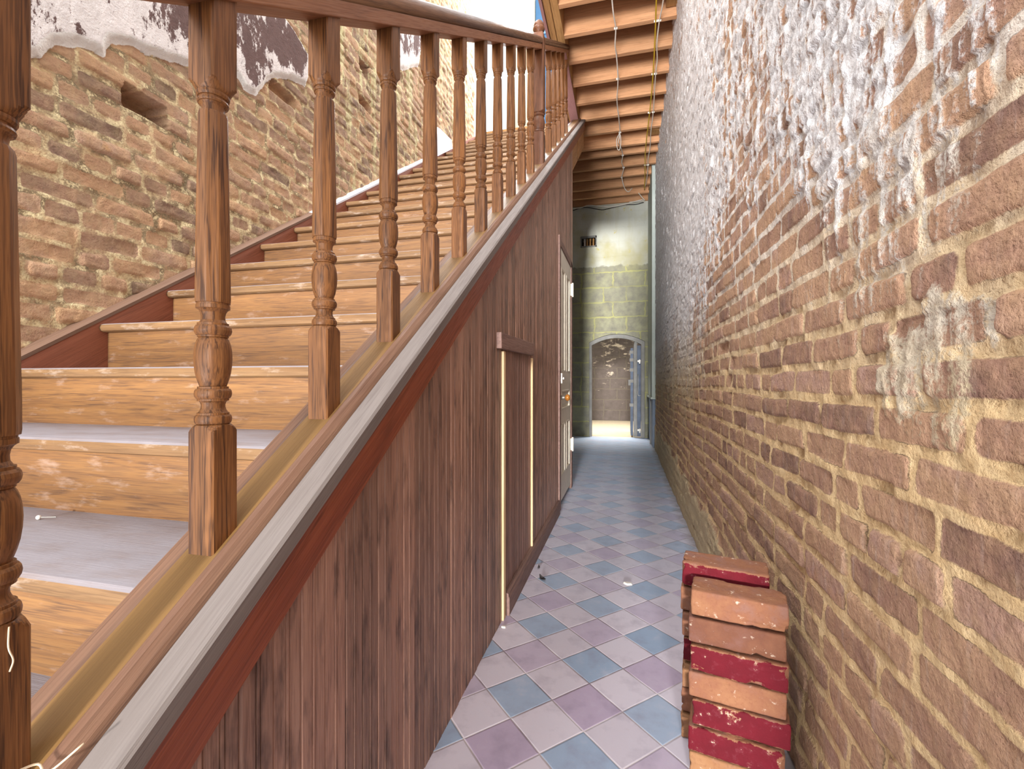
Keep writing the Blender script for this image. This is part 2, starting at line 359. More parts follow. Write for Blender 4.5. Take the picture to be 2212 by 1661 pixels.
# ------------------------------------------------------------------ setting: floor of diagonal tiles
def tile_mat():
    M = Mat('diagonal_quarry_tiles'); o = M.obj()
    sp = M.n('SeparateXYZ', Vector=o)
    e = 0.1523
    x = M.math('ADD', sp.outputs[0], 0.334); y = M.math('SUBTRACT', sp.outputs[1], 1.32)
    r2 = math.sqrt(0.5) / e
    p = M.math('MULTIPLY', M.math('ADD', x, y), r2); q = M.math('MULTIPLY', M.math('SUBTRACT', y, x), r2)
    ip = M.math('FLOOR', p); iq = M.math('FLOOR', q); fp = M.math('FRACT', p); fq = M.math('FRACT', q)
    ep = M.math('MINIMUM', fp, M.math('SUBTRACT', 1.0, fp)); eq = M.math('MINIMUM', fq, M.math('SUBTRACT', 1.0, fq))
    ed = M.math('MINIMUM', ep, eq)
    mp = M.math('PINGPONG', ip, 1.0); mq = M.math('PINGPONG', iq, 1.0)
    cell = M.n('CombineXYZ', X=ip, Y=iq, Z=0.0).outputs[0]
    wn = M.n('TexWhiteNoise', Vector=cell).outputs[0]
    both = M.math('MULTIPLY', mp, mq); none = M.math('MULTIPLY', M.math('SUBTRACT', 1.0, mp), M.math('SUBTRACT', 1.0, mq))
    beige = M.mix(wn, srgb(212, 202, 212), srgb(200, 190, 200))
    blue = M.mix(wn, srgb(148, 166, 190), srgb(166, 178, 198))
    purp = M.mix(wn, srgb(180, 162, 184), srgb(194, 180, 196))
    col = M.mix(none, beige, blue); col = M.mix(both, col, purp)
    n1 = M.noise(o, 11, 5, 0.6); n2 = M.noise(o, 90, 4, 0.6); n3 = M.noise(o, 3, 3)
    col = M.mix(M.mapr(n1, 0.5, 0.75, 0, 0.4), col, srgb(128, 116, 134))
    col = M.mix(M.mapr(n1, 0.25, 0.45, 0.35, 0), col, srgb(206, 200, 210))
    col = M.mix(M.mapr(n2, 0.6, 0.8, 0, 0.35), col, srgb(200, 188, 180))
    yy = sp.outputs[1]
    dusty = M.math('MULTIPLY', M.mapr(yy, 1.6, 6.0), M.mapr(n3, 0.2, 0.7, 0.55, 1.0))  # cool daylight on the far floor, painted as a tint growing with depth
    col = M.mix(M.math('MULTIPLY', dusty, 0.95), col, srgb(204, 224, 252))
    # grime along the brick wall
    gr = M.math('ADD', sp.outputs[0], M.math('MULTIPLY', M.math('SUBTRACT', n1, 0.5), 0.12))
    col = M.mix(M.mapr(gr, 0.34, 0.44, 0, 0.8), col, srgb(120, 104, 92))
    g = M.mapr(M.math('ADD', ed, M.math('MULTIPLY', M.math('SUBTRACT', n2, 0.5), 0.006)), 0.008, 0.014, 1, 0)
    gw = M.mapr(M.noise(o, 5, 2), 0.4, 0.6)
    col = M.mix(M.math('MULTIPLY', g, 0.9), col, M.mix(gw, srgb(122, 106, 108), srgb(214, 204, 204)))
    tl = M.math('MULTIPLY', M.math('SUBTRACT', wn, 0.5), 0.25)
    hgt = M.math('ADD', M.mapr(ed, 0.0, 0.03), M.math('ADD', M.math('MULTIPLY', n1, 0.5), tl))
    M.bump(hgt, 0.35, 0.004)
    return M.done(col, M.mapr(n1, 0.3, 0.7, 0.42, 0.65))
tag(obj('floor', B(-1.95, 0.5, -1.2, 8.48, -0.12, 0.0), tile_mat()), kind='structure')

# right brick wall: real relief
yv = axis_pts((-1.0, 0.45, 0.03), (0.45, 1.3, 0.0045), (1.3, 2.6, 0.0075), (2.6, 7.35, 0.014))
zv = axis_pts((-0.02, 0.3, 0.008), (0.3, 1.9, 0.0048), (1.9, 4.45, 0.008))
Yg, Zg = np.meshgrid(yv, zv)
sd, tone, dep, tilt = brick_field(Yg, Zg, 0.0745, [0.225, 0.225, 0.112, 0.225], 0.0095, 11, z_off=0.012, wob=0.007)
rough = vnoise(Yg, Zg, 60, 60, 21, 3) - .5
cover = sstep(Zg + (vnoise(Yg, Zg, 1.6, 1.6, 31, 3) - .5) * 1.3 - 0.05 * np.clip(Yg - 1, 0, 3), 0.95, 2.0)
drip = vnoise(Yg, Zg, 42, 7, 41, 4) - .5
res = 0.10 + 0.50 * cover + (0.24 + 0.34 * sstep(Zg, 0.5, 1.1) * (1 - sstep(Zg, 2.8, 3.6))) * sstep(Yg, 1.8, 4.0) + drip * 1.1 * (0.22 + cover) + (vnoise(Yg, Zg, 3.5, 2.5, 43, 3) - .5) * 0.5  # plaster residue; extra whitening with depth paints in light for the far end
# one patch of smeared mortar beside the camera's shoulder
pd = np.hypot((Yg - 0.78) / 0.13, (Zg - 1.02) / 0.115) + (vnoise(Yg, Zg, 14, 14, 51, 4) - .5) * 1.1
patch = sstep(-pd, -1.05, -0.75)
res = res + 0.42 * patch
smear = vnoise(Yg, Zg, 18, 10, 61, 3)
hb = sstep(sd, -0.001, 0.005)
h = 0.0075 * hb + (dep - .5) * 0.009 * hb + tilt * 0.06 * hb + rough * 0.004
h += (1 - hb) * (0.004 + (smear - 0.5) * 0.020)
h += sstep(res, 0.40, 0.62) * (0.0015 + 0.006 * vnoise(Yg, Zg, 85, 45, 63, 3) + rough * 0.007)
spall = sstep(vnoise(Yg, Zg, 5, 7, 71, 2), 0.80, 0.88); h -= spall * 0.012 * hb
base_y = sstep(-Zg, -0.16, -0.02); h += base_y * 0.012 * vnoise(Yg, Zg, 5, 5, 81, 3)
# rendered grey foot of the wall further in
foot = sstep(0.30 + (vnoise(Yg, Zg, 3, 3, 91, 3) - .5) * 0.25 - Zg, -0.02, 0.04) * sstep(Yg, 1.9, 2.4)
h += foot * 0.014; res = res + foot * 0.55
grid_wall('wall_right', yv, zv, 0.436, -1, h, {'sd': sd, 'tone': tone, 'res': res}, m_brick_r)
tag(obj('wall_backing', B(0.46, 0.62, -1.0, 8.5, -0.05, 4.45), m_brick_r), kind='structure')

# left brick wall
yv = axis_pts((-0.4, 0.85, 0.03), (0.85, 3.0, 0.0075), (3.0, 5.62, 0.012))
zv = axis_pts((-0.02, 0.9, 0.03), (0.9, 3.4, 0.0075), (3.4, 5.9, 0.011))
Yg, Zg = np.meshgrid(yv, zv)
sd, tone, dep, tilt = brick_field(Yg, Zg, 0.0715, [0.215, 0.215, 0.108], 0.0105, 77, z_off=0.02, wob=0.008)
rough = vnoise(Yg, Zg, 55, 55, 22, 3) - .5
smear = vnoise(Yg, Zg, 16, 12, 62, 3)
stre = vnoise(Yg, Zg, 22, 2.2, 32, 3)
res = 0.08 + 0.30 * sstep(Yg, 1.9, 2.9) + (stre - .5) * 0.9 * (0.35 + 0.65 * sstep(Yg, 1.4, 2.4))
pts1 = [(0.2, 1.95), (1.072, 2.046), (1.12, 2.09), (1.154, 2.16), (1.238, 2.215), (1.30, 2.225), (1.33, 2.29), (1.40, 2.325), (1.502, 2.36), (1.60, 2.395), (1.70, 2.44), (1.89, 2.54), (1.95, 2.50), (2.03, 2.515), (2.10, 2.62), (2.157, 2.69), (2.304, 2.766), (2.43, 2.80), (2.46, 3.02), (2.34, 3.06), (2.24, 3.10), (2.18, 3.4), (2.15, 6.2)]
pts2 = [(3.52, 6.2), (3.52, 4.1), (3.50, 3.62), (3.75, 3.79), (3.98, 3.97), (4.05, 4.2), (4.1, 6.2)]
def poly_sd(Y, Z, poly):
    P = np.array(poly); d = np.full(Y.shape, 9.0); ins = np.zeros(Y.shape, bool)
    for a, b in zip(P, np.roll(P, -1, 0)):
        ab = b - a; t = np.clip(((Y - a[0]) * ab[0] + (Z - a[1]) * ab[1]) / (ab @ ab + 1e-12), 0, 1)
        d = np.minimum(d, np.hypot(Y - a[0] - t * ab[0], Z - a[1] - t * ab[1]))
        c = ((a[1] > Z) != (b[1] > Z)) & (Y < (b[0] - a[0]) * (Z - a[1]) / (b[1] - a[1] + 1e-12) + a[0]); ins ^= c
    return np.where(ins, d, -d)
pl = np.maximum(poly_sd(Yg, Zg, [(-0.6, 6.2), (-0.6, 1.9)] + pts1), poly_sd(Yg, Zg, pts2))
pl = pl + (vnoise(Yg, Zg, 14, 14, 42, 3) - .5) * 0.03
hb = sstep(sd, -0.001, 0.006)
h = 0.0085 * hb + (dep - .5) * 0.012 * hb + tilt * 0.06 * hb + rough * 0.0045 + (1 - hb) * (0.004 + (smear - 0.5) * 0.024)
h += sstep(res + (smear - .5) * 0.8, 0.45, 0.8) * (0.002 + 0.007 * smear)
for (y0, y1, z0, z1, dd) in ((1.372, 1.545, 2.083, 2.168, 0.115), (2.13, 2.33, 2.615, 2.685, 0.05), (3.0, 3.12, 3.3, 3.39, 0.06), (3.0, 3.16, 3.05, 3.12, 0.05)):
    zs = (Yg - y0) * 0.0
    ins = np.minimum(np.minimum(Yg - y0, y1 - Yg), np.minimum(Zg - z0 - zs, z1 - Zg + zs)) + (vnoise(Yg, Zg, 40, 40, 52, 2) - .5) * 0.012
    k = sstep(ins, -0.002, 0.003); h = h * (1 - k) - k * dd; res = res * (1 - k); sd = np.maximum(sd, k * 0.02)
ph = 0.004 + 0.024 * sstep(pl, 0.0, 0.032) + rough * 0.0015 + (vnoise(Yg, Zg, 30, 8, 43, 2) - .5) * 0.003
h = np.where(pl > 0, ph, h - 0.006 * sstep(pl, -0.02, 0))
grid_wall('wall_left', yv, zv, -1.915, 1, h, {'sd': sd, 'tone': tone, 'res': res, 'pl': pl}, m_brick_l)
bmw = B(-2.2, -2.06, -0.4, 5.6, -0.05, 5.9); tag(obj('wall_left_core', bmw, m_brick_l), kind='structure')
tag(obj('wall_left_lower', B(-2.1, -1.95, 5.6, 8.48, -0.05, 4.2), plain('dark_masonry', srgb(96, 80, 66), 0.9)), kind='structure')

# end wall with segmental arch opening
def stone_mat(name, white_z=None, patches=False):
    M = Mat(name); o = M.obj()
    sp = M.n('SeparateXYZ', Vector=o)
    n1 = M.noise(o, 7, 6, 0.65); n2 = M.noise(o, 40, 5, 0.6); n3 = M.noise(o, 2.2, 3)
    wob = M.math('MULTIPLY', M.math('SUBTRACT', n1, 0.5), 0.10)
    v = M.n('CombineXYZ', X=M.math('ADD', sp.outputs[0], wob), Y=M.math('ADD', sp.outputs[2], M.math('MULTIPLY', wob, 0.7)), Z=0.0).outputs[0]
    br = M.n('TexBrick', Vector=v, Scale=1.0, i1=(0.2, 0.2, 0.2, 1), i2=(0.8, 0.8, 0.8, 1), i3=(0, 0, 0, 1))
    br.inputs['Mortar Size'].default_value = 0.014; br.inputs['Mortar Smooth'].default_value = 0.3
    br.inputs['Brick Width'].default_value = 0.56; br.inputs['Row Height'].default_value = 0.27; br.squash = 0.72; br.squash_frequency = 3; br.offset = 0.42
    fac = br.outputs['Fac']
    if patches:
        st = M.mix(n1, srgb(62, 54, 48), srgb(98, 88, 84))
        col = M.mix(fac, st, srgb(92, 84, 74))
        pp = M.math('ADD', M.noise(M.scale(o, [3.5, 3.5, 8]), 1.0, 8, 0.7), M.mapr(sp.outputs[2], 0.4, 2.0, -0.12, 0.02))
        col = M.mix(M.mapr(pp, 0.54, 0.60, 0, 0.85), col, srgb(190, 176, 156))
    else:
        st = M.mix(br.outputs[0], srgb(118, 114, 102), srgb(140, 138, 126)); st = M.mix(M.mapr(n1, 0.35, 0.7), st, srgb(158, 156, 130))
        col = M.mix(M.math('MULTIPLY', M.math('MULTIPLY', fac, 0.8), M.mapr(n3, 0.3, 0.6, 0.25, 1)), st, srgb(184, 180, 118))
        col = M.mix(M.mapr(n3, 0.5, 0.7, 0, 0.4), col, srgb(186, 182, 130))
        sx = M.noise(M.scale(o, [9, 9, 1.6]), 1.0, 4)
        wc = M.mix(M.mapr(n3, 0.45, 0.65), srgb(190, 190, 178), srgb(176, 170, 136)); wc = M.mix(M.mapr(sx, 0.5, 0.7, 0, 0.6), wc, srgb(180, 176, 150))
        wc = M.mix(M.mapr(n1, 0.62, 0.70, 0, 0.8), wc, srgb(186, 172, 92))
        e = M.math('ADD', sp.outputs[2], M.math('MULTIPLY', M.math('SUBTRACT', n1, 0.5), 0.14))
        col = M.mix(M.mapr(e, white_z - 0.01, white_z + 0.01), col, wc)
    M.bump(M.math('SUBTRACT', M.math('ADD', n1, M.math('MULTIPLY', n2, 0.4)), M.math('MULTIPLY', fac, 0.5)), 0.6, 0.02)
    return M.done(col, 0.9)
m_stone = stone_mat('limewashed_stone', 3.08)
bm = bmesh.new()
YE, YB = 8.45, 8.85
ARC = lambda x, spring, rise, x0, x1: spring + rise * (1 - ((x - (x0 + x1) / 2) / ((x1 - x0) / 2)) ** 2)
ax0, ax1 = -0.66, 0.32
xs = np.linspace(ax0, ax1, 15)
HOLE = (-0.815, -0.522, 3.45, 3.65)
def wallquad(x0, x1, z0, z1):
    if x1 - x0 > 1e-4 and z1 - z0 > 1e-4: box(bm, x0, x1, YE, YB, z0, z1)
wallquad(-2.1, ax0, -0.1, HOLE[2]); wallquad(ax1, 0.6, -0.1, HOLE[2])
for a, b in zip(xs, xs[1:]):
    za, zb_ = ARC(a, 1.71, 0.145, ax0, ax1), ARC(b, 1.71, 0.145, ax0, ax1)
    loft(bm, [[(a, YE, za), (a, YB, za), (a, YB, HOLE[2]), (a, YE, HOLE[2])], [(b, YE, zb_), (b, YB, zb_), (b, YB, HOLE[2]), (b, YE, HOLE[2])]])
wallquad(-2.1, HOLE[0], HOLE[2], HOLE[3]); wallquad(HOLE[1], 0.6, HOLE[2], HOLE[3]); wallquad(-2.1, 0.6, HOLE[3], 4.6)
tag(obj('wall_end', bm, m_stone), kind='structure')
# store room beyond the arch
m_store = stone_mat('patchy_store_wall', patches=True)
tag(obj('wall_store', B(-3.0, 2.2, 12.0, 12.2, -0.3, 4.2), m_store), kind='structure')
tag(obj('wall_store_left', B(-3.1, -2.9, 8.85, 12.0, -0.3, 4.2), m_store), kind='structure')
tag(obj('wall_store_right', B(2.1, 2.3, 8.85, 12.0, -0.3, 4.2), m_store), kind='structure')
tag(obj('floor_store', B(-3.0, 2.2, 8.48, 12.0, -0.12, -0.004), plain('pale_store_floor', srgb(206, 190, 164), 0.8, vary=0.08)), kind='structure')
tag(obj('ceiling_store', B(-3.0, 2.2, 8.85, 12.0, 4.0, 4.2), m_board), kind='structure')

# plaster pier and dado at the far end of the right wall
bm = B(0.372, 0.46, 7.18, 8.45, 0.76, 4.45); tag(obj('trim_pier', bm, m_pier, bevel=0.006), kind='structure')
pier = obj('trim_dado', B(0.385, 0.46, 7.25, 8.45, 0.0, 0.74), m_dado, bevel=0.004); tag(pier, kind='structure')
obj('dado_cap', B(0.352, 0.46, 7.15, 8.45, 0.735, 0.765), m_pier, pier, bevel=0.006)
obj('batten', B(0.365, 0.386, 7.6, 7.66, 0.0, 0.735), m_iron, pier)

# arch door frame and leaf (door_2), folded back inside
d2 = thing('door_2', None, None, kind='structure')
bm = bmesh.new()
fx0, fx1 = ax0 + 0.005, ax1 - 0.005
def archpts(x0, x1, spring, rise, n=14): return [(x, ARC(x, spring, rise, x0, x1)) for x in np.linspace(x0, x1, n)]
out = [(fx0, 0.0)] + archpts(fx0, fx1, 1.705, 0.14) + [(fx1, 0.0)]
inn = [(fx0 + 0.045, 0.0)] + archpts(fx0 + 0.045, fx1 - 0.06, 1.655, 0.125) + [(fx1 - 0.06, 0.0)]
secs = [[(o_[0], YE - 0.03, o_[1]), (o_[0], YE + 0.08, o_[1]), (i_[0], YE + 0.08, i_[1]), (i_[0], YE - 0.03, i_[1])] for o_, i_ in zip(out, inn)]
obj('door_frame', loft(bm, secs), m_iron, d2)
bm = bmesh.new()
leafp = [(0.125, 0.02), (0.125, 1.64), (0.14, 1.71), (0.165, 1.73), (0.185, 1.70), (0.185, 0.02)]
obj('hinge_stile', prism(bm, leafp, 'y', YE - 0.02, YE + 0.06), m_iron, d2, bevel=0.004)
leaf = obj('door_leaf', B(0.075, 0.118, YE + 0.06, YE + 0.95, 0.03, 1.6), m_ironblue, d2)
for zc_ in (0.55, 0.98, 1.18, 1.36, 1.5): obj('strap', B(0.055, 0.125, YE + 0.05, YE + 0.09, zc_, zc_ + 0.055), m_iron, d2)
obj('rebate_panel', B(0.187, 0.25, YE + 0.0, YE + 0.04, 0.02, 1.64), m_ironblue, d2)
obj('lock_box', B(0.035, 0.075, YE + 0.06, YE + 0.12, 0.93, 1.03), m_iron, d2)
for zc_ in (0.14, 1.36):
    bm = bmesh.new(); box(bm, 0.19, 0.25, YE - 0.045, YE, zc_ - 0.02, zc_ + 0.02); box(bm, 0.215, 0.24, YE - 0.06, YE - 0.04, zc_ - 0.05, zc_ + 0.03)
    obj('hinge', bm, m_metal, d2, bevel=0.005)
tube('bolt_rod', [(0.2, YE - 0.04, 1.13), (0.2, YE - 0.04, 0.9), (0.2, YE - 0.04, 0.76), (0.245, YE - 0.04, 0.75)], 0.006, m_metal, d2)

# small barred vent in the end wall
vt = thing('wall_vent', 'small dark square vent opening with upright slats in the whitewashed end wall', 'vent')
bm = bmesh.new()
for a in ((HOLE[0], HOLE[1], HOLE[3] - 0.035, HOLE[3]), (HOLE[0], HOLE[1], HOLE[2], HOLE[2] + 0.02), (HOLE[0], HOLE[0] + 0.02, HOLE[2], HOLE[3]), (HOLE[1] - 0.02, HOLE[1], HOLE[2], HOLE[3])):
    box(bm, a[0], a[1], YE - 0.015, YE + 0.05, a[2], a[3])
obj('vent_frame', bm, m_iron, vt)
for i, x in enumerate((-0.755, -0.71, -0.655, -0.60)):
    obj('slat', B(x, x + 0.03, YE + 0.04, YE + 0.06, HOLE[2] + 0.01, HOLE[3] - 0.03), m_joist2 if i else m_white, vt)
obj('vent_back', B(HOLE[0], HOLE[1], YE + 0.36, YE + 0.38, HOLE[2], HOLE[3]), m_board, vt)

# unseen slab added behind the camera to cut light from the high sky
tag(obj('sky_block_front', B(-2.2, 0.62, -2.45, -2.2, 4.9, 6.2), m_stone), kind='structure')
# ------------------------------------------------------------------ ceiling of joists
ceil = obj('ceiling', B(-0.72, 0.44, 3.45, 6.0, 4.45, 4.48), m_board); tag(ceil, kind='structure')
obj('landing_boards', B(-1.95, 0.44, 6.115, 8.45, 4.45, 4.472), m_board, ceil)
JY = [3.51, 3.87, 4.23, 4.59, 4.95, 5.31, 5.66, 6.01, 6.40, 6.63, 7.01, 7.34, 7.72, 8.07, 8.40]
rj = random.Random(4)
for y in JY:
    x0 = -0.56 if y < 6.2 else -1.95
    bm = bmesh.new(); box(bm, x0, 0.437, y, y + 0.048, 4.2 + rj.uniform(-.006, .006), 4.45)
    o = obj('joist', bm, m_joist, ceil, bevel=0.003)
for y, x, z in ((4.10, 0.335, 4.27), (6.22, 0.28, 4.26), (7.9, 0.36, 4.21)):
    obj('blocking', B(x, 0.437, y, y + 0.12, z, z + 0.08), m_joist2, ceil, bevel=0.004)
obj('trimmer', B(-0.625, -0.56, 3.3, 6.06, 4.195, 4.45), m_joist2, ceil, bevel=0.004)
obj('trimmer', B(-0.685, -0.628, 3.3, 6.06, 4.19, 4.45), m_joist2, ceil, bevel=0.004)
obj('lining_board', B(-0.712, -0.688, 3.3, 6.06, 4.17, 4.62), m_plum, ceil)
obj('soffit_board', B(-0.66, -0.565, 4.35, 5.95, 4.165, 4.192), m_plum, ceil)
obj('landing_header', B(-1.95, -0.56, 6.06, 6.11, 4.18, 4.45), m_joist2, ceil)

# ------------------------------------------------------------------ staircase
RUN, RISE, Y0, Z0, MS = 0.2535, 0.1714, 1.518, 1.3841, 0.1714 / 0.2535
nose = lambda y: Z0 + (y - Y0) * MS
XL, XR = -1.877, -0.628
stair = thing('staircase', 'dusty oak staircase rising between the left brick wall and the panelled side', 'staircase')
def tread_bm(x0, x1):
    bm = bmesh.new()
    pf = [(0.013, -0.030), (0.004, -0.026), (0.0, -0.015), (0.004, -0.004), (0.013, 0.0), (RUN + 0.03, 0.0), (RUN + 0.03, -0.030)]
    return prism(bm, pf, 'x', x0, x1)
tr0 = rs0 = None
for k in range(-8, 19):
    y, z = Y0 + k * RUN, Z0 + k * RISE
    if tr0 is None: tr0 = t = obj('tread', tread_bm(XL, XR), m_tread, stair)
    else: t = tr0.copy(); COL.objects.link(t); t.parent = stair
    t.location = (0, y, z)
    if rs0 is None: rs0 = r = obj('riser', B(XL, XR, 0.030, 0.048, -RISE, -0.024), m_riser, stair)
    else: r = rs0.copy(); COL.objects.link(r); r.parent = stair
    r.location = (0, y, z)
# string along the brick wall
bm = bmesh.new(); pr_ = [(-1.915, -0.40), (XL, -0.40), (XL, 0.006), (XL - 0.003, 0.006), (-1.915, 0.006)]
path = [(-0.4, nose(-0.4)), (5.6, nose(5.6))]
obj('wall_string', sweep(bm, pr_, path), m_string, stair)
def capp(y0, y1):
    bm = bmesh.new(); pr = [(-1.915, 0.006), (XL + 0.004, 0.006), (XL + 0.006, 0.020), (XL - 0.004, 0.026), (-1.912, 0.036), (-1.915, 0.036)]
    return sweep(bm, pr, [(y0, nose(y0)), (y1, nose(y1))])
obj('string_capping', capp(-0.4, 2.45), m_stringcap, stair)
tag(obj('string_capping', capp(2.452, 4.25), m_whitepl, stair), 'whitened upper length of wall string capping')
bm = bmesh.new(); loft(bm, [[(-1.915, y, nose(y) + a) for y, a in ((4.3, 0.0), (4.3, 0.25), (4.42, 0.30), (4.72, 0.12), (4.75, 0.0))], [(-1.86, y, nose(y) + a) for y, a in ((4.3, 0.0), (4.3, 0.22), (4.42, 0.26), (4.72, 0.10), (4.75, 0.0))]])
tag(obj('skirting_board', bm, m_whitepl, stair), 'broken white skirting board on the wall string')
# outer (corridor side) string: channel, mouldings, cap, fascia
ZB = lambda y: 0.3814 + MS * y
YA, YZ = -0.6, 5.66
LIFT = 0.022                      # the balusters stand a little proud of the cap strip
ZC = lambda y: ZB(y) + LIFT
def along(name, prof, m, y0=YA, y1=YZ, lab=None, bev=0.0):
    o = obj(name, sweep(bmesh.new(), prof, [(y0, ZB(y0)), (y1, ZB(y1))]), m, stair, bevel=bev)
    if lab: o['label'] = lab
    return o
along('baluster_channel', [(-0.612, -0.05), (-0.556, -0.05), (-0.556, LIFT), (-0.612, LIFT)], m_chan)
along('inner_moulding', [(-0.652, -0.075), (-0.6125, -0.075), (-0.6125, LIFT - 0.0005), (-0.616, LIFT + 0.0015), (-0.632, LIFT + 0.0005), (-0.646, LIFT - 0.006), (-0.652, LIFT - 0.018)], m_mould)
along('middle_moulding', [(-0.5555, -0.05), (-0.533, -0.05), (-0.533, 0.002), (-0.537, 0.012), (-0.545, LIFT + 0.001), (-0.552, LIFT + 0.004), (-0.5555, LIFT + 0.002)], m_mould)
along('cap_strip', [(-0.531, -0.034), (-0.487, -0.034), (-0.486, -0.004), (-0.490, 0.002), (-0.527, 0.008), (-0.531, 0.004)], m_cap, lab='grey weathered cap strip')
along('fascia', [(-0.53, -0.125), (-0.4945, -0.125), (-0.4925, -0.05), (-0.4915, -0.0345), (-0.53, -0.0345)], m_fascia)
along('string_core', [(-0.66, -0.36), (-0.535, -0.36), (-0.535, -0.052), (-0.61, -0.052), (-0.61, -0.08), (-0.66, -0.08)], m_tan, y0=0.2)
along('string_board', [(-0.534, -0.36), (-0.512, -0.36), (-0.512, -0.128), (-0.534, -0.128)], m_tan, y0=4.46, y1=4.98)
along('string_board', [(-0.534, -0.36), (-0.512, -0.36), (-0.512, -0.128), (-0.534, -0.128)], m_tan, y0=5.06, y1=5.72)
bm = sweep(bmesh.new(), [(-1.9, -0.38), (-0.535, -0.38), (-0.535, -0.36), (-1.9, -0.36)], [(-0.2 + 0.8, ZB(0.6)), (5.9, ZB(5.9))])
obj('soffit', bm, m_board, stair)

# ------------------------------------------------------------------ panelled side under the stairs
wp = thing('wall_under_stairs', None, None, kind='structure')
rb = random.Random(9)
def planks(y0, y1, zbot, ztop, x, seed, width=0.060, name='beadboard', mat=None, parent=None, thick=0.018):
    r = random.Random(seed); bm = bmesh.new(); y = y0; tones = []
    while y < y1 - 0.004:
        wd = width * r.choice((1, 1, 1, 0.93, 1.08)); e = min(y + wd, y1); j = r.uniform(-0.0012, 0.0012)
        n0 = len(bm.verts)
        ya, yb = y, e
        # v-joint at the edges, a quirk and bead beside one edge
        pf = [(ya, x - thick), (ya, x - 0.004 + j), (ya + 0.003, x + j)]
        if yb - ya > 0.04:
            yc = ya + (yb - ya) * 0.5
            pf += [(yc - 0.005, x + j), (yc - 0.0035, x - 0.0035 + j), (yc - 0.002, x + 0.0005 + j), (yc + 0.0025, x + 0.0005 + j), (yc + 0.004, x - 0.0035 + j), (yc + 0.0055, x + j)]
        pf += [(yb - 0.003, x + j), (yb - 0.0005, x - 0.004 + j), (yb - 0.0005, x - thick)]
        loft(bm, [[(px, py, zbot(py) if callable(zbot) else zbot) for py, px in pf], [(px, py, ztop(py) if callable(ztop) else ztop) for py, px in pf]])
        tones += [r.random()] * (len(bm.verts) - n0)
        y = e
    o = obj(name, bm, mat, parent)
    a = o.data.attributes.new('tone', 'FLOAT', 'POINT'); a.data.foreach_set('value', tones)
    return o
ftop = lambda y: ZB(y) - 0.06
XP = -0.505
DY0, DY1, DZ = 3.49, 4.345, 2.12
planks(-0.4, 1.84, 0.0, ftop, XP, 5, mat=m_bead, parent=wp)
planks(1.84, 2.475, 1.19, ftop, XP, 6, mat=m_bead, parent=wp)
planks(2.475, DY0, 0.0, ftop, XP, 7, mat=m_bead, parent=wp)
planks(DY0, DY1, DZ, ftop, XP, 8, mat=m_bead, parent=wp)
planks(DY1, 4.452, 0.0, ftop, XP, 10, mat=m_bead, parent=wp)
bm = bmesh.new(); prism(bm, [(4.42, 0.0), (4.452, 0.0), (4.452, ftop(4.452)), (4.42, ftop(4.42))], 'x', -0.62, XP - 0.018)
obj('end_post', bm, m_trim, wp)
bm = bmesh.new(); box(bm, -0.56, -0.53, -0.4, 1.84, 0, 0.2); obj('sill_plate', bm, m_board, wp)
tag(obj('baseboard_corridor', prism(bmesh.new(), [(-0.524, 0.0), (-0.484, 0.0), (-0.484, 0.075), (-0.488, 0.082), (-0.488, 0.092), (-0.498, 0.097), (-0.524, 0.097)], 'y', 1.895, 3.44), m_trim), kind='structure')

# hatch
ht = thing('access_hatch', 'narrow beadboard hatch with raw cream edges let into the dark panelling', 'hatch', (0, 0, 0))
planks(1.882, 2.455, 0.098, 1.14, -0.507, 15, width=0.05, name='hatch_panel', mat=m_bead2, parent=ht)
tag(obj('edge_strip', B(-0.525, -0.496, 1.846, 1.880, 0.0, 1.128), m_raw, ht, bevel=0.003), 'splintered raw cream edge strip')
tag(obj('edge_strip', B(-0.525, -0.497, 2.457, 2.474, 0.098, 1.128), m_raw, ht, bevel=0.002), 'thin raw cream edge strip')
bm = bmesh.new(); prism(bm, [(1.762, 1.132), (2.432, 1.14), (2.435, 1.205), (1.758, 1.197)], 'x', -0.504, -0.482)
tag(obj('head_board', bm, m_trim, ht, bevel=0.003), 'dark head board across the top of the hatch')

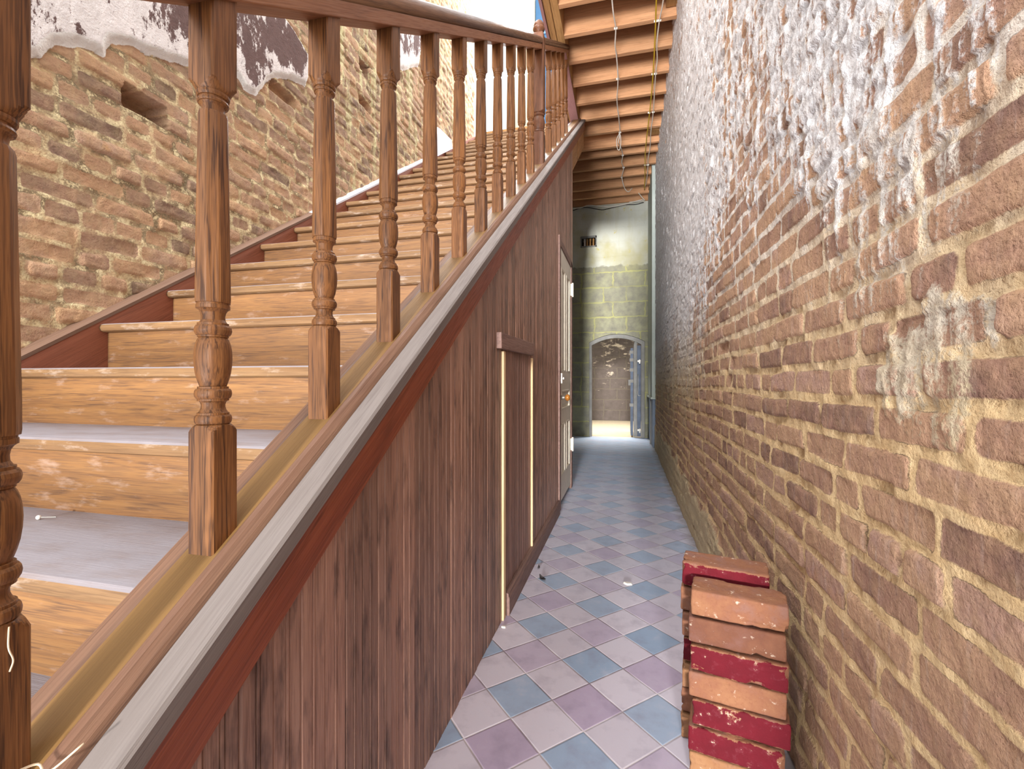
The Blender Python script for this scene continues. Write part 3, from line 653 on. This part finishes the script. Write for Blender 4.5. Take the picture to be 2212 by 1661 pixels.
# cream door (door_1)
d1 = thing('door_1', None, None, kind='structure')
bm = bmesh.new()
y0, y1, z0, z1, xf = 3.565, 4.290, 0.045, 2.065, -0.506
ym = (y0 + y1) / 2
rows = [(0.24, 0.66), (0.77, 0.93), (1.08, 1.93)]
zs = [z0, 0.24, 0.66, 0.77, 0.93, 1.08, 1.93, z1]
for a, b in ((zs[0], zs[1]), (zs[2], zs[3]), (zs[4], zs[5]), (zs[6], zs[7])): box(bm, xf - 0.035, xf, y0 + 0.10, y1 - 0.10, a, b)
box(bm, xf - 0.035, xf, y0, y0 + 0.10, z0, z1); box(bm, xf - 0.035, xf, y1 - 0.10, y1, z0, z1)
for a, b in ((0.24, 0.66), (1.08, 1.93)): box(bm, xf - 0.035, xf, ym - 0.045, ym + 0.045, a, b)
obj('door_slab', bm, m_cream, d1)
def dpanel(ya, yb, za, zb):
    b = bmesh.new(); box(b, xf - 0.024, xf - 0.014, ya, yb, za, zb)
    loft(b, [[(xf - 0.014, ya + 0.03, za + 0.03), (xf - 0.014, yb - 0.03, za + 0.03), (xf - 0.014, yb - 0.03, zb - 0.03), (xf - 0.014, ya + 0.03, zb - 0.03)],
             [(xf - 0.005, ya + 0.045, za + 0.045), (xf - 0.005, yb - 0.045, za + 0.045), (xf - 0.005, yb - 0.045, zb - 0.045), (xf - 0.005, ya + 0.045, zb - 0.045)]])
    p = obj('door_panel', b, m_cream, d1)
    b = bmesh.new()
    for (a1, a2, c1, c2) in ((ya, ya + 0.014, za, zb), (yb - 0.014, yb, za, zb), (ya, yb, za, za + 0.014), (ya, yb, zb - 0.014, zb)): box(b, xf - 0.012, xf + 0.004, a1, a2, c1, c2)
    obj('panel_moulding', b, m_cream, p, bevel=0.003)
for za, zb in ((0.24, 0.66), (1.08, 1.93)):
    dpanel(y0 + 0.10, ym - 0.045, za, zb); dpanel(ym + 0.045, y1 - 0.10, za, zb)
dpanel(y0 + 0.10, y1 - 0.10, 0.77, 0.93)
bm = bmesh.new()
box(bm, -0.524, -0.494, DY0, DY0 + 0.068, 0.0, 2.125); box(bm, -0.524, -0.498, y1 + 0.004, DY1 + 0.02, 0.0, 2.125); box(bm, -0.524, -0.498, DY0 + 0.068, DY1 + 0.02, 2.07, 2.125)
obj('door_frame', bm, m_trim, d1, bevel=0.003)
bm = bmesh.new(); bmesh.ops.create_uvsphere(bm, u_segments=20, v_segments=12, radius=0.027, matrix=Matrix.Translation((-0.452, 3.63, 0.872)) @ Matrix.Diagonal((0.8, 1, 1, 1)))
kn = obj('door_knob', bm, m_brass, d1, smooth=True)
bm = bmesh.new(); bmesh.ops.create_cone(bm, cap_ends=True, segments=14, radius1=0.018, radius2=0.009, depth=0.045, matrix=Matrix.Translation((-0.484, 3.63, 0.872)) @ Matrix.Rotation(math.pi / 2, 4, 'Y'))
obj('knob_spindle', bm, m_metal, kn, smooth=True)
lk = obj('rim_latch', B(-0.505, -0.484, 3.555, 3.60, 0.985, 1.065), m_white, d1, bevel=0.003)
obj('latch_snib', B(-0.484, -0.470, 3.57, 3.59, 1.015, 1.035), m_metal, lk, bevel=0.003)
for z in (0.36, 1.80):
    bm = bmesh.new(); box(bm, -0.507, -0.492, y1 - 0.012, y1 + 0.035, z, z + 0.11)
    bmesh.ops.create_cone(bm, cap_ends=True, segments=10, radius1=0.008, radius2=0.008, depth=0.13, matrix=Matrix.Translation((-0.487, y1 + 0.004, z + 0.055)))
    obj('hinge', bm, m_cream, d1)

# ------------------------------------------------------------------ stair railing
rail = thing('stair_railing', 'turned oak stair railing with handrail, balusters and an acorn topped newel', 'railing')
RB = lambda y: 1.1830 + MS * y
RY0, RY1 = -0.3, 4.66
def rsweep(name, prof, m, **k):
    return obj(name, sweep(bmesh.new(), prof, [(RY0, RB(RY0)), (RY1, RB(RY1))]), m, rail, **k)
X_B = -0.584
arc = lambda n, a0, a1, cx, cz, rx, rz: [(cx + rx * math.cos(math.radians(a0 + (a1 - a0) * i / (n - 1))), cz + rz * math.sin(math.radians(a0 + (a1 - a0) * i / (n - 1)))) for i in range(n)]
hp = [(X_B + 0.024, 0.036), (X_B + 0.030, 0.042)] + arc(9, -20, 90, X_B, 0.058, 0.036, 0.036) + arc(9, 90, 200, X_B, 0.058, 0.036, 0.036)[1:] + [(X_B - 0.030, 0.042), (X_B - 0.024, 0.036)]
hr = rsweep('handrail', hp, m_rail, smooth=False)
for p in hr.data.polygons:
    p.use_smooth = len(p.vertices) == 4
rsweep('subrail', [(X_B - 0.029, 0.0), (X_B + 0.029, 0.0), (X_B + 0.029, 0.035), (X_B - 0.029, 0.035)], m_subrail, bevel=0.002)

def octa(r, n=32):
    out = []
    for i in range(n):
        a = 2 * math.pi * (i + 0.5) / n; b = ((a + math.pi / 8) % (math.pi / 4)) - math.pi / 8
        k = r * math.cos(math.pi / 8) * 1.035 / math.cos(b); out.append((k * math.cos(a), k * math.sin(a)))
    return out
def cut(side, R, n=48):
    """square section turned down to radius R (arrises go first)"""
    out = []
    for i in range(n):
        a = 2 * math.pi * (i + 0.5) / n; c, s_ = math.cos(a), math.sin(a)
        k = min(side / max(abs(c), abs(s_)), R); out.append((k * c, k * s_))
    return out
def sharp(o, deg=26):
    o.data.polygons.foreach_set('use_smooth', [True] * len(o.data.polygons)); o.data.set_sharp_from_angle(angle=math.radians(deg))
def baluster_bm(HS=0.0222):
    v = lambda q: 0.2298 - (q - 824) * 0.000674      # heights up the turning, read off the tallest one
    bm = bmesh.new(); secs = []; N = 48
    def ring(pts, z): secs.append([(x, y, z) for x, y in pts])
    SQ = cut(HS, 1)
    # foot cut to the slope of the string, head cut to the slope of the rail
    secs.append([(x, y, MS * y) for x, y in SQ]); ring(cut(HS, .0318), v(936))
    for q, R in ((931, .0302), (926, .0280), (921, .0255), (917, .0228), (915, .0205)): ring(cut(HS, R), v(q))
    rnd = lambda r: cut(1, r)
    for q, r in ((914.5, .0200), (913.5, .0222), (909, .0233), (904, .0236), (899, .0230), (896, .0218), (895.5, .0203), (891, .0203), (890.5, .0188), (886, .0168), (880, .0153), (874, .0151), (868, .0163), (866, .0180), (865.5, .0200), (861, .0200), (860.5, .0214), (856, .0230), (850, .0237), (844, .0230), (840, .0214), (839.5, .0196), (835, .0196), (834.5, .0168),
                 (830, .0178), (820, .0200), (806, .0222), (790, .0236), (774, .0241), (758, .0236), (745, .0222), (735, .0200), (729.5, .0178), (729, .0196), (725, .0196), (724.5, .0212), (720, .0229), (714, .0237), (708, .0230), (704, .0214), (703.5, .0198), (699, .0198), (698.5, .0178), (692, .0154), (684, .0150), (676, .0160), (671, .0180), (668, .0203), (667.5, .0214), (660, .0214), (659.5, .0206), (656, .0206)): ring(rnd(r), v(q))
    oc = lambda r: octa(r, N)
    ring(oc(.0224), v(655.5)); ring(oc(.0230), v(648)); ring(oc(.0228), v(610)); ring(oc(.0193), v(256)); ring(oc(.0180), v(248))
    for q, r in ((247.5, .0150), (241, .0143), (234, .0152), (229, .0176), (228.5, .0192), (225, .0200), (221, .0192), (220.5, .0180), (217, .0180), (216.5, .0196), (212, .0210), (207, .0212), (206.5, .0200)): ring(rnd(r), v(q))
    for q, R in ((206, .0203), (203, .0215), (199, .0228), (194, .0246), (189, .0272), (185, .0300), (182, .0318)): ring(cut(HS, R), v(q))
    secs.append([(x, y, 0.780 + MS * y) for x, y in SQ])
    return loft(bm, secs)
bal0 = obj('baluster', baluster_bm(), m_baluster, rail); sharp(bal0, 20)
ys = [0.2985] + [0.289 + RUN * k for k in range(1, 11)] + [3.51 + RUN * k for k in range(5)]
for i, y in enumerate(ys):
    b = bal0 if i == 0 else bal0.copy()
    if i: COL.objects.link(b); b.parent = rail
    b.location = (X_B, y, ZC(y))
    b.rotation_euler = (0, 0, 0)
# newel
ny, nz = 3.104, ZC(3.104); HN = 0.0385
bm = bmesh.new(); secs = []
SQ = cut(HN, 1)
def ring(pts, z): secs.append([(x, y, z) for x, y in pts])
secs.append([(x, y, MS * y) for x, y in SQ]); ring(cut(HN, .0515), 0.220 * .87)
for dz, R in ((0.225, .047), (0.230, .042), (0.234, .036)): ring(cut(HN, R), dz * .87)
for dz, r in ((0.2345, .033), (0.236, .037), (0.243, .0395), (0.250, .037), (0.2505, .033), (0.256, .030), (0.2565, .032), (0.27, .037), (0.29, .041), (0.31, .0425), (0.33, .041), (0.35, .036), (0.362, .031), (0.3625, .034), (0.37, .039), (0.378, .0385), (0.382, .034)): ring(cut(1, r), dz * .87)
for dz, R in ((0.3825, .035), (0.388, .041), (0.394, .047), (0.40, .0515)): ring(cut(HN, R), dz * .87)
ring(SQ, 0.868); ring(cut(HN * .86, 1), 0.876); ring(cut(HN * .8, 1), 0.882); ring(cut(HN * .8, .026), 0.887)
nw = obj('newel_post', loft(bm, secs), m_newel, rail, loc=(X_B, ny, nz)); sharp(nw, 20)
bm = bmesh.new(); secs = []
for dz, r in ((0.925, .019), (0.945, .022), (0.958, .037), (0.968, .041), (0.978, .040), (0.984, .034), (0.99, .036), (1.005, .0355), (1.02, .032), (1.035, .025), (1.045, .017), (1.05, .006)): ring(cut(1, r, 24), 0.885 + (dz - 0.925) * 0.76)
obj('acorn_finial', loft(bm, secs), m_newel, nw, smooth=True)
# thread caught round the nearest baluster
yb = 0.287
th = tube('thread', [(-0.556, yb - .01, ZC(yb) - .002 + 0.05), (-0.552, yb + .012, ZC(yb) + 0.04), (-0.549, yb + .03, ZC(yb) + 0.035), (-0.535, yb + .03, ZC(yb) + 0.03), (-0.52, yb + .05, ZC(yb) + 0.045)], 0.0011, m_thread)
tag(th, 'pale loose thread caught at the foot of the nearest baluster', 'thread')
th = tube('thread', [(-0.562, yb + .016, 0.770), (-0.559, yb + .014, 0.752), (-0.560, yb + .018, 0.738), (-0.561, yb + .016, 0.728)], 0.0008, m_thread)
tag(th, 'short pale wisp of thread hanging down the base block of the nearest baluster', 'thread')

# ------------------------------------------------------------------ loose bricks in two stacks
def brick_mat2(name, stops, paint=None):
    M = Mat(name); o = M.obj(); rnd = M.n('ObjectInfo').outputs['Random']
    off = M.n('CombineXYZ', X=M.math('MULTIPLY', rnd, 9.0), Y=M.math('MULTIPLY', rnd, 3.0), Z=rnd).outputs[0]
    v = M.scale(o, [1, 1, 1], off)
    n1 = M.noise(v, 16, 5, 0.6); n2 = M.noise(v, 120, 4, 0.6); n3 = M.noise(v, 45, 5, 0.65)
    col = M.ramp(n1, stops)
    col = M.mix(M.mapr(n2, 0.52, 0.72, 0, 0.4), col, srgb(120, 72, 50))
    col = M.mix(M.mapr(n3, 0.62, 0.74, 0, 0.8), col, srgb(232, 214, 192))
    if paint:
        sp = M.n('SeparateXYZ', Vector=o)
        e = M.math('ADD', sp.outputs[1], M.math('MULTIPLY', M.math('SUBTRACT', n3, 0.5), 0.022))
        msk = M.mapr(e, -0.0475, -0.0465, 1, 0)
        zz = M.math('ADD', M.math('ABSOLUTE', sp.outputs[2]), M.math('MULTIPLY', M.math('SUBTRACT', n3, 0.5), 0.016))
        msk = M.math('MULTIPLY', msk, M.mapr(zz, 0.0285, 0.0295, 1, 0))
        pc = M.mix(n1, srgb(78, 8, 20), srgb(116, 18, 34))
        pc = M.mix(M.mapr(n3, 0.55, 0.75, 0, 0.4), pc, srgb(140, 74, 84))
        col = M.mix(msk, col, pc)
    M.bump(M.math('ADD', n3, n2), 0.4, 0.004)
    return M.done(col, 0.85)
st_or = [(0.3, srgb(151, 105, 75)), (0.5, srgb(139, 92, 68)), (0.7, srgb(134, 97, 85))]
st_tan = [(0.3, srgb(158, 117, 82)), (0.5, srgb(151, 107, 73)), (0.7, srgb(146, 107, 83))]
st_br = [(0.3, srgb(124, 82, 61)), (0.5, srgb(110, 70, 53)), (0.7, srgb(119, 83, 73))]
mb = {'o': brick_mat2('loose_brick_orange', st_or), 't': brick_mat2('loose_brick_tan', st_tan), 'b': brick_mat2('loose_brick_brown', st_br), 'r': brick_mat2('loose_brick_red_paint', st_or, True)}
def brick_bm(seed, l=0.214, d=0.101, hh=0.064):
    r = random.Random(seed); bm = bmesh.new()
    bmesh.ops.create_cube(bm, size=1.0); bmesh.ops.scale(bm, vec=(l, d, hh), verts=bm.verts)
    bmesh.ops.bevel(bm, geom=bm.edges[:], offset=0.005, segments=2, profile=0.6, affect='EDGES')
    bmesh.ops.subdivide_edges(bm, edges=[e for e in bm.edges if e.calc_length() > 0.04], cuts=11, use_grid_fill=True)
    P = np.array([v.co[:] for v in bm.verts]); o = r.random() * 50
    n = vnoise(P[:, 0] + P[:, 1] * 1.7 + o, P[:, 2] + P[:, 1] + o, 45, 45, seed % 97, 3) - .5
    m_ = vnoise(P[:, 0] + o, P[:, 2] + P[:, 1] * .6 + o, 9, 12, seed % 89 + 5, 2) - .5
    chip = sstep(vnoise(P[:, 0] * 1.0 + o * 2, P[:, 1] + P[:, 2] + o, 26, 26, seed % 83 + 9, 2), 0.62, 0.8)
    ed = (np.abs(P[:, 0]) > l / 2 - .012).astype(int) + (np.abs(P[:, 1]) > d / 2 - .012) + (np.abs(P[:, 2]) > hh / 2 - .012)
    for i, v in enumerate(bm.verts):
        c = v.co.normalized()
        v.co += c * (n[i] * 0.004 + m_[i] * 0.003 - (chip[i] * 0.008 if ed[i] >= 2 else 0))
    return bm
rz = math.radians(-11.5)
def stack(cx, cy, kinds, labels, seed, group, pitch):
    r = random.Random(seed); z = 0.0
    for i, (k, lab) in enumerate(zip(kinds, labels)):
        hh = pitch - 0.006
        o = obj('brick', brick_bm(seed * 40 + i, hh=hh), mb[k], smooth=True)
        ca, sa = math.cos(rz), math.sin(rz); dx, dy = r.uniform(-.006, .004), r.uniform(-.004, .004)
        o.location = (cx + dx * ca - dy * sa, cy + dx * sa + dy * ca, z + hh / 2 + 0.002)
        o.rotation_euler = (r.uniform(-.012, .012), r.uniform(-.012, .012), rz + r.uniform(-.03, .03))
        tag(o, lab, 'brick', group); z += pitch
stack(0.272, 1.262, 'trrorbo',
      ['tan brick at the foot of the front stack by the wall', 'red painted brick second from the floor in the front stack', 'red painted brick third from the floor in the front stack, under a plain one',
       'plain orange brick between two red painted ones in the front stack', 'red painted brick third from the top of the front stack', 'plain brown brick just under the top brick of the front stack', 'plain orange brick lying topmost on the front stack'], 3, 'loose bricks stacked by the wall', 0.0678)
stack(0.268, 1.392, 'totroorr'[0:7],
      ['tan brick at the foot of the rear stack', 'orange brick second from the floor in the rear stack', 'tan brick third from the floor in the rear stack', 'red painted brick midway up the rear stack',
       'orange brick third from the top of the rear stack', 'brick just under the red topped one in the rear stack', 'tan brick with red painted face topmost on the rear stack'], 4, 'loose bricks stacked by the wall', 0.0712)

# ------------------------------------------------------------------ cables stapled to the joists
def cable(name, pts, r, m, label, clips, cat='cable'):
    root = tube(name, pts, r, m); tag(root, label, cat)
    for (x, y) in clips:
        bm = bmesh.new(); box(bm, x - 0.016, x + 0.016, y - 0.002, y + 0.010, 4.176, 4.196); obj('cable_clip', bm, m_white, root, bevel=0.004)
    return root
zc_ = 4.183
A = [(-0.12, 3.6), (-0.117, 3.87), (-0.108, 4.05), (-0.093, 4.235), (-0.103, 4.43), (-0.093, 4.6), (-0.085, 4.95), (-0.103, 5.33), (-0.088, 5.66), (-0.08, 6.02)]
cable('cable', [(x, y, zc_ - (0.0 if i % 2 else 0.012)) for i, (x, y) in enumerate(A)] + [(-0.10, 6.10, 4.10), (-0.085, 6.3, 4.16), (-0.07, 6.41, 4.18), (-0.05, 6.64, zc_), (-0.065, 6.82, 4.17), (-0.04, 7.02, zc_), (-0.06, 7.2, 4.165), (-0.07, 7.35, zc_), (-0.03, 7.55, 4.1), (0.03, 7.65, 4.07), (0.09, 7.72, 4.15)],
      0.006, m_white, 'white cable hanging in a wavy line along the middle of the joists', [(-0.093, 4.235), (-0.088, 4.95), (-0.08, 6.02), (-0.05, 6.64), (-0.04, 7.02), (-0.07, 7.35)])
cl = tube('cable', [(-0.085, 6.03, 4.18), (-0.12, 6.06, 4.12), (-0.115, 6.10, 4.03), (-0.088, 6.12, 4.01), (-0.07, 6.08, 4.07), (-0.072, 6.05, 4.14), (-0.083, 6.03, 4.18)], 0.0045, m_white)
tag(cl, 'white cable loop tied up under the joists', 'cable')
Yw = [(0.235, 3.5), (0.243, 4.0), (0.255, 4.35), (0.268, 4.96), (0.268, 5.66), (0.26, 6.02), (0.255, 6.6), (0.268, 7.02), (0.283, 7.5), (0.29, 7.9)]
cable('cable', [(x, y, zc_ - 0.01 * (i % 2)) for i, (x, y) in enumerate(Yw)], 0.0062, m_yellow, 'yellow cable stapled under the joists near the brick wall', [(0.252, 4.235), (0.268, 4.96), (0.262, 5.66), (0.268, 7.02)])
Ww = [(0.305, 3.5), (0.298, 4.0), (0.283, 4.235), (0.278, 4.5), (0.296, 4.75), (0.293, 4.96), (0.308, 5.66), (0.302, 6.05), (0.312, 6.5), (0.30, 6.8), (0.308, 7.02), (0.312, 7.4), (0.30, 7.8)]
cable('cable', [(x, y, zc_ - 0.01 * (i % 2)) for i, (x, y) in enumerate(Ww)], 0.0055, m_white, 'thin white cable running beside the yellow one under the joists', [(0.283, 4.235), (0.293, 4.96), (0.308, 5.66), (0.308, 7.02)])
T = [(-0.95, 4.155), (-0.80, 4.16), (-0.66, 4.19), (-0.43, 4.15), (-0.27, 4.125), (-0.02, 4.15), (0.15, 4.185), (0.27, 4.20), (0.30, 4.16)]
tag(tube('cable', [(x, 8.36, z - 0.012) for x, z in T], 0.008, m_white), 'grey white cable sagging across the top of the end wall', 'cable')
tag(tube('cable', [(x, 8.40, z - 0.03 + 0.03 * math.sin(i * 1.7)) for i, (x, z) in enumerate(T)], 0.007, m_black), 'dark cable slung across the top of the end wall', 'cable')
tag(tube('cable', [(0.20, 8.03, 4.185), (0.26, 8.1, 4.13), (0.30, 8.2, 4.11), (0.16, 8.3, 4.15), (0.05, 8.33, 4.16)], 0.006, m_white), 'short white cable dropping in a V from the last joists', 'cable')

# ------------------------------------------------------------------ upstairs: window opening, post, blue board
wn = thing('window_1', None, None, kind='structure')
obj('window_post', B(-1.86, -1.44, 7.3, 7.42, 4.48, 8.2), m_creampost, wn)
obj('window_board', B(-1.435, -1.12, 7.33, 7.39, 4.48, 7.22), m_bluep, wn)
obj('window_rail', B(-1.435, -1.12, 7.31, 7.40, 6.62, 6.66), plain('pale_blue_rail', srgb(84, 116, 146), 0.4), wn)
tag(obj('wall_upstairs', B(-0.56, 0.6, 6.2, 6.35, 4.48, 7.5), m_creampost), kind='structure')

# ------------------------------------------------------------------ litter on floor and treads
def flake(name, x, y, z, s, m, lab, cat, seed, th=0.004):
    r = random.Random(seed); n = 7
    a = [(s * (0.6 + 0.5 * r.random()) * math.cos(2 * math.pi * i / n), s * 0.55 * (0.6 + 0.5 * r.random()) * math.sin(2 * math.pi * i / n)) for i in range(n)]
    bm = bmesh.new(); loft(bm, [[(p, q, 0) for p, q in a], [(p * .8, q * .8, th) for p, q in a]])
    o = obj(name, bm, m, loc=(x, y, z)); tag(o, lab, cat); return o
flake('plaster_chip', 0.009, 2.332, 0.0, 0.03, m_chip, 'white plaster chip lying on the tiles in mid corridor', 'chip', 1, 0.008)
def leafo(x, y, lab, s, rz_):
    bm = bmesh.new(); n = 6
    secs = []
    for i in range(n + 1):
        t = i / n; wd = s * 0.22 * math.sin(math.pi * min(max(t, .06), .94)); yy_ = s * (t - .5); zz = 0.002 + 0.012 * (t - 0.5) ** 2 * 4
        secs.append([(-wd, yy_, zz + .004), (0, yy_, zz), (wd, yy_, zz + .004), (0, yy_, zz + .0015)])
    o = obj('dry_leaf', loft(bm, secs), m_leaf, loc=(x, y, 0.0)); o.rotation_euler = (0, 0, rz_); tag(o, lab, 'leaf')
leafo(-0.41, 2.282, 'larger dark dry leaf on the tiles near the hatch', 0.06, 0.7)
leafo(-0.454, 2.412, 'tiny dark dry leaf close to the baseboard', 0.03, 0.2)
flake('plaster_chip', -0.485, 1.80, 0.0, 0.014, m_chip, 'small pale chip on the floor at the foot of the hatch edge', 'chip', 3, 0.006)
ny_, nz_ = Y0 - 4 * RUN, Z0 - 4 * RISE
nl = thing('nail', 'white headed nail lying on a dusty lower tread', 'nail', (-1.244, ny_ + 0.216, nz_ + 0.005), 0.35)
bm = bmesh.new(); bmesh.ops.create_cone(bm, cap_ends=True, segments=8, radius1=0.0012, radius2=0.0012, depth=0.035, matrix=Matrix.Translation((0.018, 0, 0)) @ Matrix.Rotation(math.pi / 2, 4, 'Y')); obj('nail_shank', bm, m_metal, nl)
bm = bmesh.new(); bmesh.ops.create_uvsphere(bm, u_segments=10, v_segments=6, radius=0.005); obj('nail_head', bm, m_chip, nl, smooth=True)
